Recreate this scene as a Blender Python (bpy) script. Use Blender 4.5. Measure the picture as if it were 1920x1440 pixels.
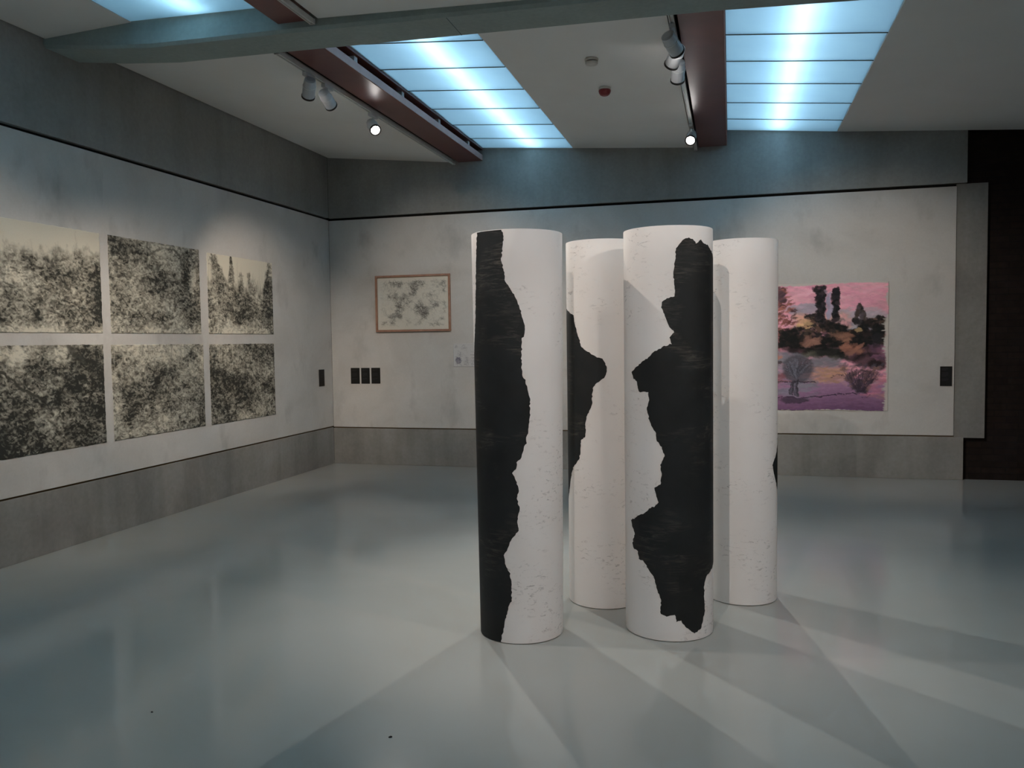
import bpy, bmesh, math, random
import numpy as np
from mathutils import Vector, Matrix
from mathutils.geometry import delaunay_2d_cdt

for o in list(bpy.data.objects):
    bpy.data.objects.remove(o, do_unlink=True)
S = bpy.context.scene
COL = S.collection
random.seed(7)
RNG = np.random.default_rng(11)

# ------------------------------------------------------------------ camera, world, exposure
cam_d = bpy.data.cameras.new('camera')
cam_o = bpy.data.objects.new('camera', cam_d)
COL.objects.link(cam_o)
cam_d.sensor_fit = 'HORIZONTAL'
cam_d.sensor_width = 36.0
cam_d.lens = 1548.0 / 1920.0 * 36.0
cam_d.clip_start = 0.05
cam_d.clip_end = 100
_r = Vector((0.96663505, 0.25578161, -0.01387249))
_f = Vector((-0.25615753, 0.96521463, -0.0523835))
_u = _r.cross(_f)
M = Matrix((_r, _u, -_f)).transposed().to_4x4()
M.translation = Vector((5.11607, -9.98319, 1.6))
cam_o.matrix_world = M
S.camera = cam_o

W = bpy.data.worlds.new('world')
S.world = W
W.use_nodes = True
W.node_tree.nodes['Background'].inputs[0].default_value = (0.0, 0.0, 0.0, 1)
W.node_tree.nodes['Background'].inputs[1].default_value = 0.0

S.view_settings.view_transform = 'Standard'
S.view_settings.look = 'None'
S.view_settings.gamma = 1.0
S.view_settings.use_curve_mapping = False
S.view_settings.exposure = 0.0
S.cycles.max_bounces = 8

TUBE = 22.0          # radiance of the fluorescent tubes
WARM = (1.0, 0.83, 0.66)
PINK = (1.0, 0.86, 0.76)
NEUT = (1.0, 0.93, 0.85)

# ------------------------------------------------------------------ helpers
def lin(r, g, b, k=1.0):
    def f(c):
        c /= 255.0
        return (c / 12.92 if c <= 0.04045 else ((c + 0.055) / 1.055) ** 2.4) * k
    return (f(r), f(g), f(b), 1.0)

class NT:
    """small wrapper to write node materials"""
    def __init__(self, name):
        self.m = bpy.data.materials.new(name)
        self.m.use_nodes = True
        self.t = self.m.node_tree
        self.b = self.t.nodes['Principled BSDF']
        self.co = self.t.nodes.new('ShaderNodeTexCoord')
    def n(self, kind, **kw):
        x = self.t.nodes.new(kind)
        for k, v in kw.items():
            if k.startswith('i_'):
                key = k[2:]
                key = int(key) if key.isdigit() else key.replace('_', ' ')
                x.inputs[key].default_value = v
            else:
                setattr(x, k, v)
        return x
    def l(self, a, b):
        self.t.links.new(a, b)
    def map(self, scale=(1, 1, 1), loc=(0, 0, 0), rot=(0, 0, 0)):
        g = self.n('ShaderNodeMapping')
        g.inputs['Scale'].default_value = scale
        g.inputs['Location'].default_value = loc
        g.inputs['Rotation'].default_value = rot
        self.l(self.co.outputs['Object'], g.inputs['Vector'])
        return g.outputs['Vector']
    def noise(self, vec, scale, detail=4, rough=0.55, dist=0.0):
        g = self.n('ShaderNodeTexNoise')
        g.inputs['Scale'].default_value = scale
        g.inputs['Detail'].default_value = detail
        g.inputs['Roughness'].default_value = rough
        g.inputs['Distortion'].default_value = dist
        self.l(vec, g.inputs['Vector'])
        return g.outputs['Fac']
    def ramp(self, fac, stops, interp='LINEAR'):
        g = self.n('ShaderNodeValToRGB')
        g.color_ramp.interpolation = interp
        e = g.color_ramp.elements
        while len(e) < len(stops):
            e.new(0.5)
        for k, (p, c) in enumerate(stops):
            e[k].position = p
            e[k].color = c if len(c) == 4 else (*c, 1)
        self.l(fac, g.inputs['Fac'])
        return g.outputs['Color']
    def mix(self, fac, a, b, mode='MIX'):
        g = self.n('ShaderNodeMix', data_type='RGBA', blend_type=mode)
        for src, key in ((fac, 0), (a, 6), (b, 7)):
            if isinstance(src, bpy.types.NodeSocket):
                self.l(src, g.inputs[key])
            else:
                g.inputs[key].default_value = src
        return g.outputs[2]
    def bump(self, h, strength=0.2, dist=0.01):
        g = self.n('ShaderNodeBump')
        g.inputs['Strength'].default_value = strength
        g.inputs['Distance'].default_value = dist
        self.l(h, g.inputs['Height'])
        self.l(g.outputs['Normal'], self.b.inputs['Normal'])
    def out(self, col, rough=0.7, spec=0.4, metal=0.0):
        if isinstance(col, bpy.types.NodeSocket):
            self.l(col, self.b.inputs['Base Color'])
        else:
            self.b.inputs['Base Color'].default_value = col
        if isinstance(rough, bpy.types.NodeSocket):
            self.l(rough, self.b.inputs['Roughness'])
        else:
            self.b.inputs['Roughness'].default_value = rough
        self.b.inputs['Specular IOR Level'].default_value = spec
        self.b.inputs['Metallic'].default_value = metal
        return self.m

def g3(v):
    return (v, v, v, 1)

def mat_plain(name, col, rough=0.6, spec=0.4, metal=0.0, var=0.06, scale=9.0):
    t = NT(name)
    f = t.noise(t.map(), scale, 5)
    a = tuple(c * (1 - var) for c in col[:3]) + (1,)
    b = tuple(min(1, c * (1 + var)) for c in col[:3]) + (1,)
    return t.out(t.ramp(f, [(0.3, a), (0.7, b)]), rough, spec, metal)

def mat_concrete(name, base, dark, light, stain=0.5):
    t = NT(name)
    v = t.map()
    big = t.noise(v, 0.9, 5, 0.6, 0.4)
    c = t.ramp(big, [(0.30, dark), (0.55, base), (0.78, light)])
    fine = t.noise(v, 28, 6, 0.6)
    c = t.mix(0.35, c, t.ramp(fine, [(0.3, g3(0.62)), (0.7, g3(1.0))]), 'MULTIPLY')
    # formwork streaks running down
    st = t.noise(t.map(scale=(2.2, 2.2, 0.25), loc=(3, 1, 0)), 2.0, 3)
    c = t.mix(0.35 * stain, c, t.ramp(st, [(0.38, g3(0.55)), (0.55, g3(1.0))]), 'MULTIPLY')
    # small pits
    vo = t.n('ShaderNodeTexVoronoi')
    vo.inputs['Scale'].default_value = 9.0
    t.l(v, vo.inputs['Vector'])
    pit = t.ramp(vo.outputs['Distance'], [(0.03, g3(0.35)), (0.06, g3(1))])
    c = t.mix(0.5 * stain, c, pit, 'MULTIPLY')
    t.bump(fine, 0.12, 0.004)
    return t.out(c, 0.75, 0.25)

def mat_plaster():
    t = NT('light plaster')
    v = t.map()
    big = t.noise(v, 1.1, 6, 0.6, 0.6)
    c = t.ramp(big, [(0.28, (0.47, 0.455, 0.43, 1)), (0.5, (0.55, 0.535, 0.51, 1)), (0.75, (0.60, 0.585, 0.56, 1))])
    sm = t.noise(t.map(scale=(1.0, 1.0, 0.55), loc=(4.2, 0, 2.0)), 2.6, 4, 0.6)
    c = t.mix(0.75, c, t.ramp(sm, [(0.56, g3(1.0)), (0.76, g3(0.66))]), 'MULTIPLY')
    fine = t.noise(v, 60, 4)
    c = t.mix(0.25, c, t.ramp(fine, [(0.3, g3(0.8)), (0.7, g3(1))]), 'MULTIPLY')
    t.bump(fine, 0.06, 0.003)
    return t.out(c, 0.8, 0.2)

def mat_floor():
    t = NT('grey poured floor')
    v = t.map()
    big = t.noise(v, 0.7, 5, 0.55, 0.3)
    c = t.ramp(big, [(0.3, (0.30, 0.315, 0.30, 1)), (0.7, (0.335, 0.35, 0.335, 1))])
    return t.out(c, 0.12, 0.5)

def mat_darkwall():
    t = NT('dark brown brick')
    br = t.n('ShaderNodeTexBrick')
    br.inputs['Scale'].default_value = 1.0
    br.inputs['Brick Width'].default_value = 0.24
    br.inputs['Row Height'].default_value = 0.07
    br.inputs['Mortar Size'].default_value = 0.006
    br.inputs['Color1'].default_value = (0.019, 0.013, 0.011, 1)
    br.inputs['Color2'].default_value = (0.014, 0.010, 0.009, 1)
    br.inputs['Mortar'].default_value = (0.011, 0.009, 0.009, 1)
    t.l(t.map(rot=(math.radians(90), 0, 0)), br.inputs['Vector'])
    f = t.noise(t.map(), 12, 5)
    c = t.mix(0.6, br.outputs['Color'], t.ramp(f, [(0.3, g3(0.5)), (0.7, g3(1.3))]), 'MULTIPLY')
    t.bump(br.outputs['Fac'], 0.3, 0.006)
    return t.out(c, 0.8, 0.2)

def mat_column():
    t = NT('white drawing paper')
    v = t.map()
    c = t.ramp(t.noise(v, 2.2, 4), [(0.3, (0.70, 0.675, 0.65, 1)), (0.7, (0.76, 0.735, 0.71, 1))])
    # charcoal smudges: short strokes gathered in loose groups
    grp = t.noise(t.map(loc=(1.3, 0.2, 0.4)), 2.4, 3, 0.6)
    stk = t.noise(t.map(scale=(1, 1, 2.2), rot=(0.3, 0.2, 0)), 26, 4, 0.65, 0.8)
    a = t.ramp(grp, [(0.47, g3(0)), (0.62, g3(1))])
    b = t.ramp(stk, [(0.57, g3(0)), (0.67, g3(1))])
    fac = t.n('ShaderNodeMath', operation='MULTIPLY')
    t.l(a, fac.inputs[0]); t.l(b, fac.inputs[1])
    sc = t.n('ShaderNodeMath', operation='MULTIPLY', i_1=0.55)
    t.l(fac.outputs[0], sc.inputs[0])
    c = t.mix(sc.outputs[0], c, (0.16, 0.155, 0.15, 1))
    t.bump(t.noise(v, 3.0, 2), 0.08, 0.01)
    return t.out(c, 0.75, 0.2)

def mat_charcoal():
    t = NT('black charcoal')
    c = t.ramp(t.noise(t.map(), 5, 4), [(0.3, (0.008, 0.0098, 0.0104, 1)), (0.7, (0.015, 0.0175, 0.018, 1))])
    sweep = t.noise(t.map(scale=(1.2, 1.2, 9.0), rot=(0.12, 0.18, 0)), 6, 7, 0.72, 1.2)
    grp = t.noise(t.map(loc=(0.4, 1.2, 0.7), scale=(1, 1, 1.4)), 3.4, 3, 0.5, 0.8)
    a = t.ramp(grp, [(0.50, g3(0)), (0.68, g3(1))])
    b = t.ramp(sweep, [(0.48, g3(0)), (0.70, g3(1))])
    mm = t.n('ShaderNodeMath', operation='MULTIPLY')
    t.l(a, mm.inputs[0]); t.l(b, mm.inputs[1])
    sc = t.n('ShaderNodeMath', operation='MULTIPLY', i_1=0.75)
    t.l(mm.outputs[0], sc.inputs[0])
    c = t.mix(sc.outputs[0], c, (0.15, 0.135, 0.115, 1))
    return t.out(c, 0.62, 0.3)

def mat_paint(name, rough=0.8):
    """colours painted onto the sheet by the script (colour attribute) with a little paper grain"""
    t = NT(name)
    at = t.n('ShaderNodeAttribute', attribute_name='pigment')
    f = t.noise(t.map(), 140, 3)
    c = t.mix(0.25, at.outputs['Color'], t.ramp(f, [(0.3, g3(0.82)), (0.7, g3(1))]), 'MULTIPLY')
    return t.out(c, rough, 0.15)

def mat_glass():
    t = NT('frosted pale cyan glass')
    tr = t.n('ShaderNodeBsdfTranslucent')
    c = t.ramp(t.noise(t.map(), 4, 3), [(0.3, (0.60, 0.77, 0.88, 1)), (0.7, (0.63, 0.80, 0.90, 1))])
    t.l(c, tr.inputs['Color'])
    gl = t.n('ShaderNodeBsdfGlossy')
    gl.inputs['Roughness'].default_value = 0.3
    gl.inputs['Color'].default_value = (0.8, 0.9, 0.9, 1)
    mx = t.n('ShaderNodeMixShader')
    mx.inputs[0].default_value = 0.05
    t.l(tr.outputs[0], mx.inputs[1]); t.l(gl.outputs[0], mx.inputs[2])
    t.l(mx.outputs[0], t.t.nodes['Material Output'].inputs['Surface'])
    return t.m

def mat_emit(name, col, s):
    t = NT(name)
    f = t.noise(t.map(), 30, 1)
    c = t.ramp(f, [(0.0, col), (1.0, col)])
    t.l(c, t.b.inputs['Emission Color'])
    t.b.inputs['Emission Strength'].default_value = s
    if s > TUBE:
        t.m.cycles.emission_sampling = 'NONE'   # the lenses are small; their lamps carry the light
    return t.out((0.8, 0.8, 0.8, 1), 0.4)

MT = {
    'plaster': mat_plaster(),
    'conc_hi': mat_concrete('dark grey concrete', (0.31, 0.315, 0.305, 1), (0.25, 0.255, 0.245, 1), (0.37, 0.375, 0.365, 1)),
    'conc_lo': mat_concrete('grey concrete plinth', (0.27, 0.265, 0.25, 1), (0.20, 0.195, 0.185, 1), (0.33, 0.32, 0.31, 1), 0.8),
    'beam': mat_concrete('green grey painted concrete', (0.36, 0.43, 0.41, 1), (0.32, 0.38, 0.365, 1), (0.41, 0.47, 0.45, 1), 0.3),
    'gap': mat_plain('shadow gap black', (0.015, 0.015, 0.015, 1), 0.9, 0.1),
    'batten': mat_plain('brown batten', (0.10, 0.065, 0.03, 1), 0.7, 0.2),
    'floor': mat_floor(),
    'ceil': mat_plain('white ceiling board', (0.83, 0.825, 0.80, 1), 0.85, 0.15, var=0.02, scale=2.0),
    'dark': mat_darkwall(),
    'red': mat_plain('oxide red steel paint', (0.145, 0.050, 0.044, 1), 0.34, 0.35, var=0.1, scale=5),
    'strip': mat_plain('pinkish grey primer', (0.52, 0.36, 0.34, 1), 0.6, 0.3),
    'slot': mat_plain('black steel web', (0.01, 0.01, 0.011, 1), 0.7, 0.2),
    'glass': mat_glass(),
    'bar': mat_plain('dark teal glazing bar', (0.05, 0.085, 0.085, 1), 0.5, 0.3),
    'house': mat_plain('white enamel housing', (0.62, 0.64, 0.65, 1), 0.6, 0.3, var=0.01),
    'tube': mat_emit('lit fluorescent tube', (0.82, 0.94, 1.0, 1), TUBE),
    'tube_low': mat_emit('dimmed fluorescent tube', (0.78, 0.95, 1.0, 1), TUBE * 0.75),
    'track': mat_plain('light grey track', (0.58, 0.59, 0.58, 1), 0.5, 0.4),
    'spot': mat_plain('pale grey lamp enamel', (0.50, 0.51, 0.52, 1), 0.4, 0.5),
    'rim': mat_plain('black lamp rim', (0.012, 0.012, 0.012, 1), 0.5, 0.4),
    'lens': mat_emit('lit lamp lens', (1.0, 0.95, 0.92, 1), 40.0),
    'paper_col': mat_column(),
    'charcoal': mat_charcoal(),
    'print': mat_paint('printed paper'),
    'wood': mat_plain('reddish wood', (0.33, 0.185, 0.13, 1), 0.5, 0.4, var=0.2, scale=14),
    'plaque': mat_plain('black card', (0.009, 0.0095, 0.010, 1), 0.6, 0.3),
    'type': mat_plain('grey lettering', (0.032, 0.034, 0.036, 1), 0.7, 0.2),
    'white': mat_plain('white plastic', (0.55, 0.54, 0.50, 1), 0.4, 0.4),
    'alarm': mat_plain('red plastic', (0.20, 0.02, 0.025, 1), 0.35, 0.5),
    'back': mat_plain('grey wall paint', (0.22, 0.22, 0.21, 1), 0.85, 0.2),
}

def setp(o, label=None, cat=None, group=None, kind=None):
    if label: o['label'] = label
    if cat: o['category'] = cat
    if group: o['group'] = group
    if kind: o['kind'] = kind
    return o

def empty(name, loc=(0, 0, 0)):
    o = bpy.data.objects.new(name, None)
    o.empty_display_size = 0.1
    COL.objects.link(o)
    o.location = loc
    return o

WP = {}   # world position of every parent (no rotations are used)
def wpos(o):
    p = Vector((0, 0, 0))
    while o is not None:
        p = p + o.location
        o = o.parent
    return p

def obj(name, verts, faces, mat, parent=None, origin=None, smooth=False):
    """verts are world coordinates"""
    if origin is None:
        v = np.array([tuple(x) for x in verts])
        origin = Vector(((v[:, 0].min() + v[:, 0].max()) / 2, (v[:, 1].min() + v[:, 1].max()) / 2, v[:, 2].min()))
    origin = Vector(origin)
    me = bpy.data.meshes.new(name)
    me.from_pydata([tuple(Vector(x) - origin) for x in verts], [], faces)
    me.update()
    if smooth:
        me.shade_smooth()
    me.materials.append(MT[mat])
    o = bpy.data.objects.new(name, me)
    COL.objects.link(o)
    o.location = origin
    if parent is not None:
        o.parent = parent
        o.location = origin - wpos(parent)
    return o

class MB:
    def __init__(self):
        self.v, self.f = [], []
    def add(self, vs, fs):
        k = len(self.v)
        self.v += [tuple(x) for x in vs]
        self.f += [tuple(i + k for i in f) for f in fs]
        return self
    def box(self, x0, x1, y0, y1, z0, z1):
        vs = [(x, y, z) for z in (z0, z1) for y in (y0, y1) for x in (x0, x1)]
        return self.add(vs, [(0, 2, 3, 1), (4, 5, 7, 6), (0, 1, 5, 4), (2, 6, 7, 3), (0, 4, 6, 2), (1, 3, 7, 5)])
    def prism_y(self, prof, y0, y1):
        """closed profile of (x, z), counter-clockwise seen from -Y, extruded along Y"""
        n = len(prof)
        vs = [(x, y0, z) for x, z in prof] + [(x, y1, z) for x, z in prof]
        fs = [tuple(range(n)), tuple(range(2 * n - 1, n - 1, -1))]
        for i in range(n):
            j = (i + 1) % n
            fs.append((i, i + n, j + n, j))
        return self.add(vs, fs)
    def lathe(self, prof, M, n=24, caps=True):
        """prof of (radius, height) about local Z of matrix M"""
        vs, fs = [], []
        for r, h in prof:
            for k in range(n):
                a = 2 * math.pi * k / n
                vs.append(M @ Vector((r * math.cos(a), r * math.sin(a), h)))
        for i in range(len(prof) - 1):
            for k in range(n):
                j = (k + 1) % n
                fs.append((i * n + k, i * n + j, (i + 1) * n + j, (i + 1) * n + k))
        if caps:
            fs.append(tuple(range(n - 1, -1, -1)))
            fs.append(tuple(range((len(prof) - 1) * n, len(prof) * n)))
        return self.add(vs, fs)
    def mk(self, name, mat, parent=None, origin=None, smooth=False, bevel=0.0):
        o = obj(name, self.v, self.f, mat, parent, origin, smooth)
        if bevel:
            bm = bmesh.new(); bm.from_mesh(o.data)
            bmesh.ops.bevel(bm, geom=list(bm.edges), offset=bevel, segments=2, affect='EDGES', profile=0.6)
            bm.to_mesh(o.data); bm.free()
        return o

def box(name, mat, x0, x1, y0, y1, z0, z1, parent=None, bevel=0.0):
    return MB().box(x0, x1, y0, y1, z0, z1).mk(name, mat, parent, bevel=bevel)

# ------------------------------------------------------------------ room shell
XR, YF = 10.6, -14.0
fl = setp(box('floor', 'floor', -0.3, XR + 0.2, YF - 0.2, 0.3, -0.12, 0.0), 'smooth grey poured floor with a dull sheen', 'floor', kind='structure')

wl = setp(empty('wall_left', (0, -7, 0)), 'left concrete wall with a pale plaster panel under a dark band', 'wall', kind='structure')
box('wall_core', 'gap', -0.30, -0.05, YF, 0.0, 0.0, 4.7, wl)
box('plinth', 'conc_lo', -0.05, 0.0, YF, 0.0, 0.0, 0.484, wl, bevel=0.004)
box('batten', 'batten', -0.05, -0.012, YF, 0.0, 0.486, 0.497, wl)
box('plaster_panel', 'plaster', -0.05, 0.0, YF, 0.0, 0.499, 3.212, wl, bevel=0.004)
box('upper_band', 'conc_hi', -0.05, 0.0, YF, 0.0, 3.242, 4.7, wl, bevel=0.004)

wb = setp(empty('wall_back', (3.8, 0.1, 0)), 'back concrete wall with a long pale plaster panel between darker bands', 'wall', kind='structure')
box('wall_core', 'gap', 0.0, 7.58, 0.05, 0.30, 0.0, 4.7, wb)
box('plinth', 'conc_lo', 0.0, 7.585, 0.0, 0.05, 0.0, 0.474, wb, bevel=0.004)
box('batten', 'batten', 0.0, 7.49, 0.012, 0.05, 0.476, 0.486, wb)
box('plaster_panel', 'plaster', 0.0, 7.485, 0.0, 0.05, 0.488, 3.205, wb, bevel=0.004)
box('upper_band', 'conc_hi', 0.0, 7.587, 0.0, 0.05, 3.238, 4.7, wb, bevel=0.004)
box('concrete_end', 'conc_lo', 7.487, 7.795, 0.012, 0.06, 0.464, 3.23, wb, bevel=0.004)

wd = setp(box('wall_back_dark', 'dark', 7.6, XR, 0.062, 0.30, 0.0, 4.7), 'very dark brown wall right of the concrete', 'wall', kind='structure')
wr = setp(box('wall_right', 'dark', XR, XR + 0.2, YF, 0.3, 0.0, 4.7), 'dark brown side wall', 'wall', kind='structure')
wf = setp(box('wall_front', 'back', -0.3, XR + 0.2, YF - 0.2, YF, 0.0, 4.7), 'plain grey wall behind the viewer', 'wall', kind='structure')

# ceiling boards: sloping white panels between the light strips
ce = setp(empty('ceiling', (4, -6, 3.9)), 'white sloping ceiling boards between light strips', 'ceiling', kind='structure')
def board(x0, z0, x1, z1, y0, y1):
    MB().prism_y([(x0, z0), (x1, z1), (x1, z1 + 0.04), (x0, z0 + 0.04)], y0, y1).mk('ceiling_panel', 'ceil', ce)
YB, YN = -4.26, -4.63         # far and near face of the concrete cross beam
board(0.018, 4.022, 1.735, 3.848, YB, -0.004)
board(3.275, 3.914, 4.69, 3.818, YB, -0.004)
board(6.266, 3.880, XR, 3.60, YB, -0.004)
board(0.018, 3.968, 0.80, 4.006, -13.9, YN)
board(2.33, 3.865, 4.36, 3.80, -13.9, YN)
board(6.02, 3.90, 7.78, 3.80, -13.9, YN)
board(9.42, 3.90, XR, 3.80, -13.9, YN)
setp(box('ceiling_slab', 'gap', -0.3, XR + 0.2, YF - 0.2, 0.3, 4.7, 4.8), 'dark concrete slab above the ceiling boards', 'ceiling', kind='structure')

# concrete cross beam
cb = setp(empty('concrete_beam', (5, -4.45, 3.7)), 'grey green concrete beam crossing the room under the ceiling', 'beam')
pr = [(0.0, 3.905), (0.45, 3.852), (0.95, 3.812), (2.0, 3.798), (3.5, 3.772), (5.0, 3.748), (6.2, 3.70), (XR, 3.62)]
mb = MB()
ch = 0.022
sec = lambda z: [(YN, 4.69), (YN, z + ch), (YN + ch, z), (YB - ch * 0.4, z), (YB, z + ch * 0.4), (YB, 4.69)]
vs = []
for x, z in pr:
    vs += [(x, y, zz) for y, zz in sec(z)]
fs = []
for i in range(len(pr) - 1):
    for k in range(5):
        a = i * 6 + k
        fs.append((a, a + 6, a + 7, a + 1))
fs.append(tuple(range(6))); fs.append(tuple(range(len(vs) - 1, len(vs) - 7, -1)))
mb.add(vs, fs).mk('beam_body', 'beam', cb)
box('pour_joint', 'bar', 3.265, 3.268, YN + 0.03, YB - 0.012, 3.7735, 3.78, cb)

# ------------------------------------------------------------------ red steel beams
def red_beam(x0, x1, z, zt, y0, y1, label):
    e = setp(empty('steel_beam', ((x0 + x1) / 2, (y0 + y1) / 2, z)), label, 'beam', 'red steel beams')
    MB().box(x0, x1, y0, y1, z, z + 0.072).mk('lower_flange', 'red', e, bevel=0.004)
    MB().box(x1 + 0.0005, x1 + 0.006, y0, y1, z + 0.002, z + 0.07).mk('edge_strip', 'strip', e)
    MB().box(x0 + 0.02, x1 - 0.11, y0, y1, z + 0.073, zt - 0.02).mk('web', 'slot', e)
    MB().box(x0, x1 + 0.01, y0, y1, zt - 0.02, zt).mk('upper_flange', 'red', e)
    n = 4 if y1 > -1 else 0
    for k in range(n):
        yy = y0 + (y1 - y0) * (0.16 + 0.24 * k)
        MB().box(x1 - 0.105, x1 - 0.02, yy, yy + 0.06, z + 0.073, zt - 0.021).mk('stiffener', 'track', e)
    return e
red_beam(1.815, 2.125, 3.842, 3.994, YB, -0.004, 'oxide red steel beam at the left of the far left light strip')
red_beam(4.757, 5.068, 3.816, 3.984, YB, -0.004, 'oxide red steel beam running straight back beside the far right light strip')
red_beam(2.02, 2.26, 3.858, 3.975, -13.9, YN, 'short stretch of red steel beam in front of the concrete beam')
red_beam(4.50, 4.80, 3.80, 3.975, -13.9, YN, 'red steel beam overhead nearest the viewer')
red_beam(7.92, 8.20, 3.80, 3.975, -13.9, YN, 'red steel beam overhead to the right of the viewer')

# ------------------------------------------------------------------ backlit glass strips
def light_strip(x0, z0, x1, z1, ys, tubex, label, tube_gap=0.125, tube='tube'):
    e = setp(empty('glass_light_strip', ((x0 + x1) / 2, (ys[0] + ys[-1]) / 2, min(z0, z1))), label, 'ceiling light', 'backlit glass strips')
    zat = lambda x: z0 + (z1 - z0) * (x - x0) / (x1 - x0)
    # the panes close the box, so no tube ray reaches the room directly: sample the tubes only from panes and housing
    box_col = bpy.data.collections.new('light_box')
    for a, b in zip(ys[:-1], ys[1:]):
        t = 0.012
        g = 0.0095
        # each pane is hung a little lower at its far edge, like louvres
        va = [(x, y, zat(x) + dz + h) for h in (0, t) for (x, y, dz) in ((x0, a + g, 0.012), (x1, a + g, 0.012), (x1, b - g, -0.002), (x0, b - g, -0.002))]
        box_col.objects.link(MB().add(va, [(0, 3, 2, 1), (4, 5, 6, 7), (0, 1, 5, 4), (1, 2, 6, 5), (2, 3, 7, 6), (3, 0, 4, 7)]).mk('glass_pane', 'glass', e))
    for b in ys[1:-1]:
        vb = [(x, y, zat(x) + h) for h in (-0.004, 0.03) for (x, y) in ((x0, b - 0.009), (x1, b - 0.009), (x1, b + 0.009), (x0, b + 0.009))]
        MB().add(vb, [(0, 3, 2, 1), (4, 5, 6, 7), (0, 1, 5, 4), (1, 2, 6, 5), (2, 3, 7, 6), (3, 0, 4, 7)]).mk('glazing_bar', 'bar', e)
    # housing: open-bottomed white box
    h = MB()
    ya, yb = ys[0], ys[-1]
    top = max(z0, z1) + 0.45
    zb = min(z0, z1) + 0.03
    h.box(x0 - 0.012, x0 - 0.002, ya, yb, z0 + 0.004, top).box(x1 + 0.002, x1 + 0.012, ya, yb, z1 + 0.042, top)
    h.box(x0 - 0.012, x1 + 0.012, ya, yb, top, top + 0.01)
    h.box(x0, x1, ya - 0.001, ya + 0.003, max(z0, z1) + 0.04, top).box(x0, x1, yb - 0.003, yb + 0.001, max(z0, z1) + 0.04, top)
    box_col.objects.link(h.mk('housing', 'house', e))
    # fluorescent tubes end to end
    L = yb - ya - 0.10
    n = max(1, round(L / 1.3))
    for k in range(n):
        c0 = ya + 0.05 + L * k / n
        Mt = Matrix.Translation((tubex, c0 + 0.02, zat(tubex) + tube_gap)) @ Matrix.Rotation(-math.pi / 2, 4, 'X')
        MB().lathe([(0.02, 0), (0.02, L / n - 0.03)], Mt, 10).mk('fluorescent_tube', tube, e).light_linking.receiver_collection = box_col
    return e
FY = [YB + 0.008, -3.76, -3.11, -2.46, -1.81, -1.16, -0.51, -0.004]
light_strip(2.135, 4.0, 3.27, 3.916, FY, 2.80, 'backlit frosted glass strip right of the left red beam')
light_strip(5.078, 3.99, 6.262, 3.882, FY, 5.64, 'backlit frosted glass strip right of the straight red beam')
NY = [-13.9, -12.0, -10.5, -9.0, -7.6, -6.2, -5.4, YN - 0.008]
light_strip(0.805, 4.008, 2.015, 3.98, NY, 1.40, 'backlit frosted glass strip at the top left in front of the concrete beam', tube='tube_low')
light_strip(4.815, 3.98, 6.01, 3.93, NY, 5.4, 'backlit frosted glass strip overhead above the viewer', tube='tube_low')
light_strip(8.215, 3.98, 9.41, 3.93, NY, 8.8, 'backlit frosted glass strip overhead at far right', tube='tube_low')

# ------------------------------------------------------------------ lighting tracks and spotlights
def track(x, z, y0, y1, label, w=0.036, h=0.034):
    e = setp(empty('lighting_track', (x, (y0 + y1) / 2, z)), label, 'light track', 'lighting tracks')
    MB().box(x - w / 2, x + w / 2, y0, y1, z + 0.008, z + h).mk('rail', 'track', e)
    for s in (-1, 1):
        MB().box(x + s * w / 2 - (0.009 if s > 0 else 0), x + s * w / 2 + (0.009 if s < 0 else 0), y0, y1, z, z + 0.0079).mk('rail_lip', 'track', e)
    for yy in (y0, y1 - 0.012):
        MB().box(x - w / 2 - 0.003, x + w / 2 + 0.003, yy, yy + 0.012, z - 0.002, z + h + 0.001).mk('end_cap', 'spot', e)
    return e
track(1.772, 3.806, YB + 0.02, -0.06, 'pale lighting track along the left red steel beam')
track(4.722, 3.778, YB + 0.02, -0.03, 'pale lighting track along the straight red steel beam')
track(2.298, 3.82, -13.8, YN - 0.02, 'pale lighting track right of the short red beam')
track(4.42, 3.77, -13.8, YN - 0.02, 'pale lighting track overhead near the viewer')
track(7.85, 3.77, -13.8, YN - 0.02, 'pale lighting track overhead to the right')

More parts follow.
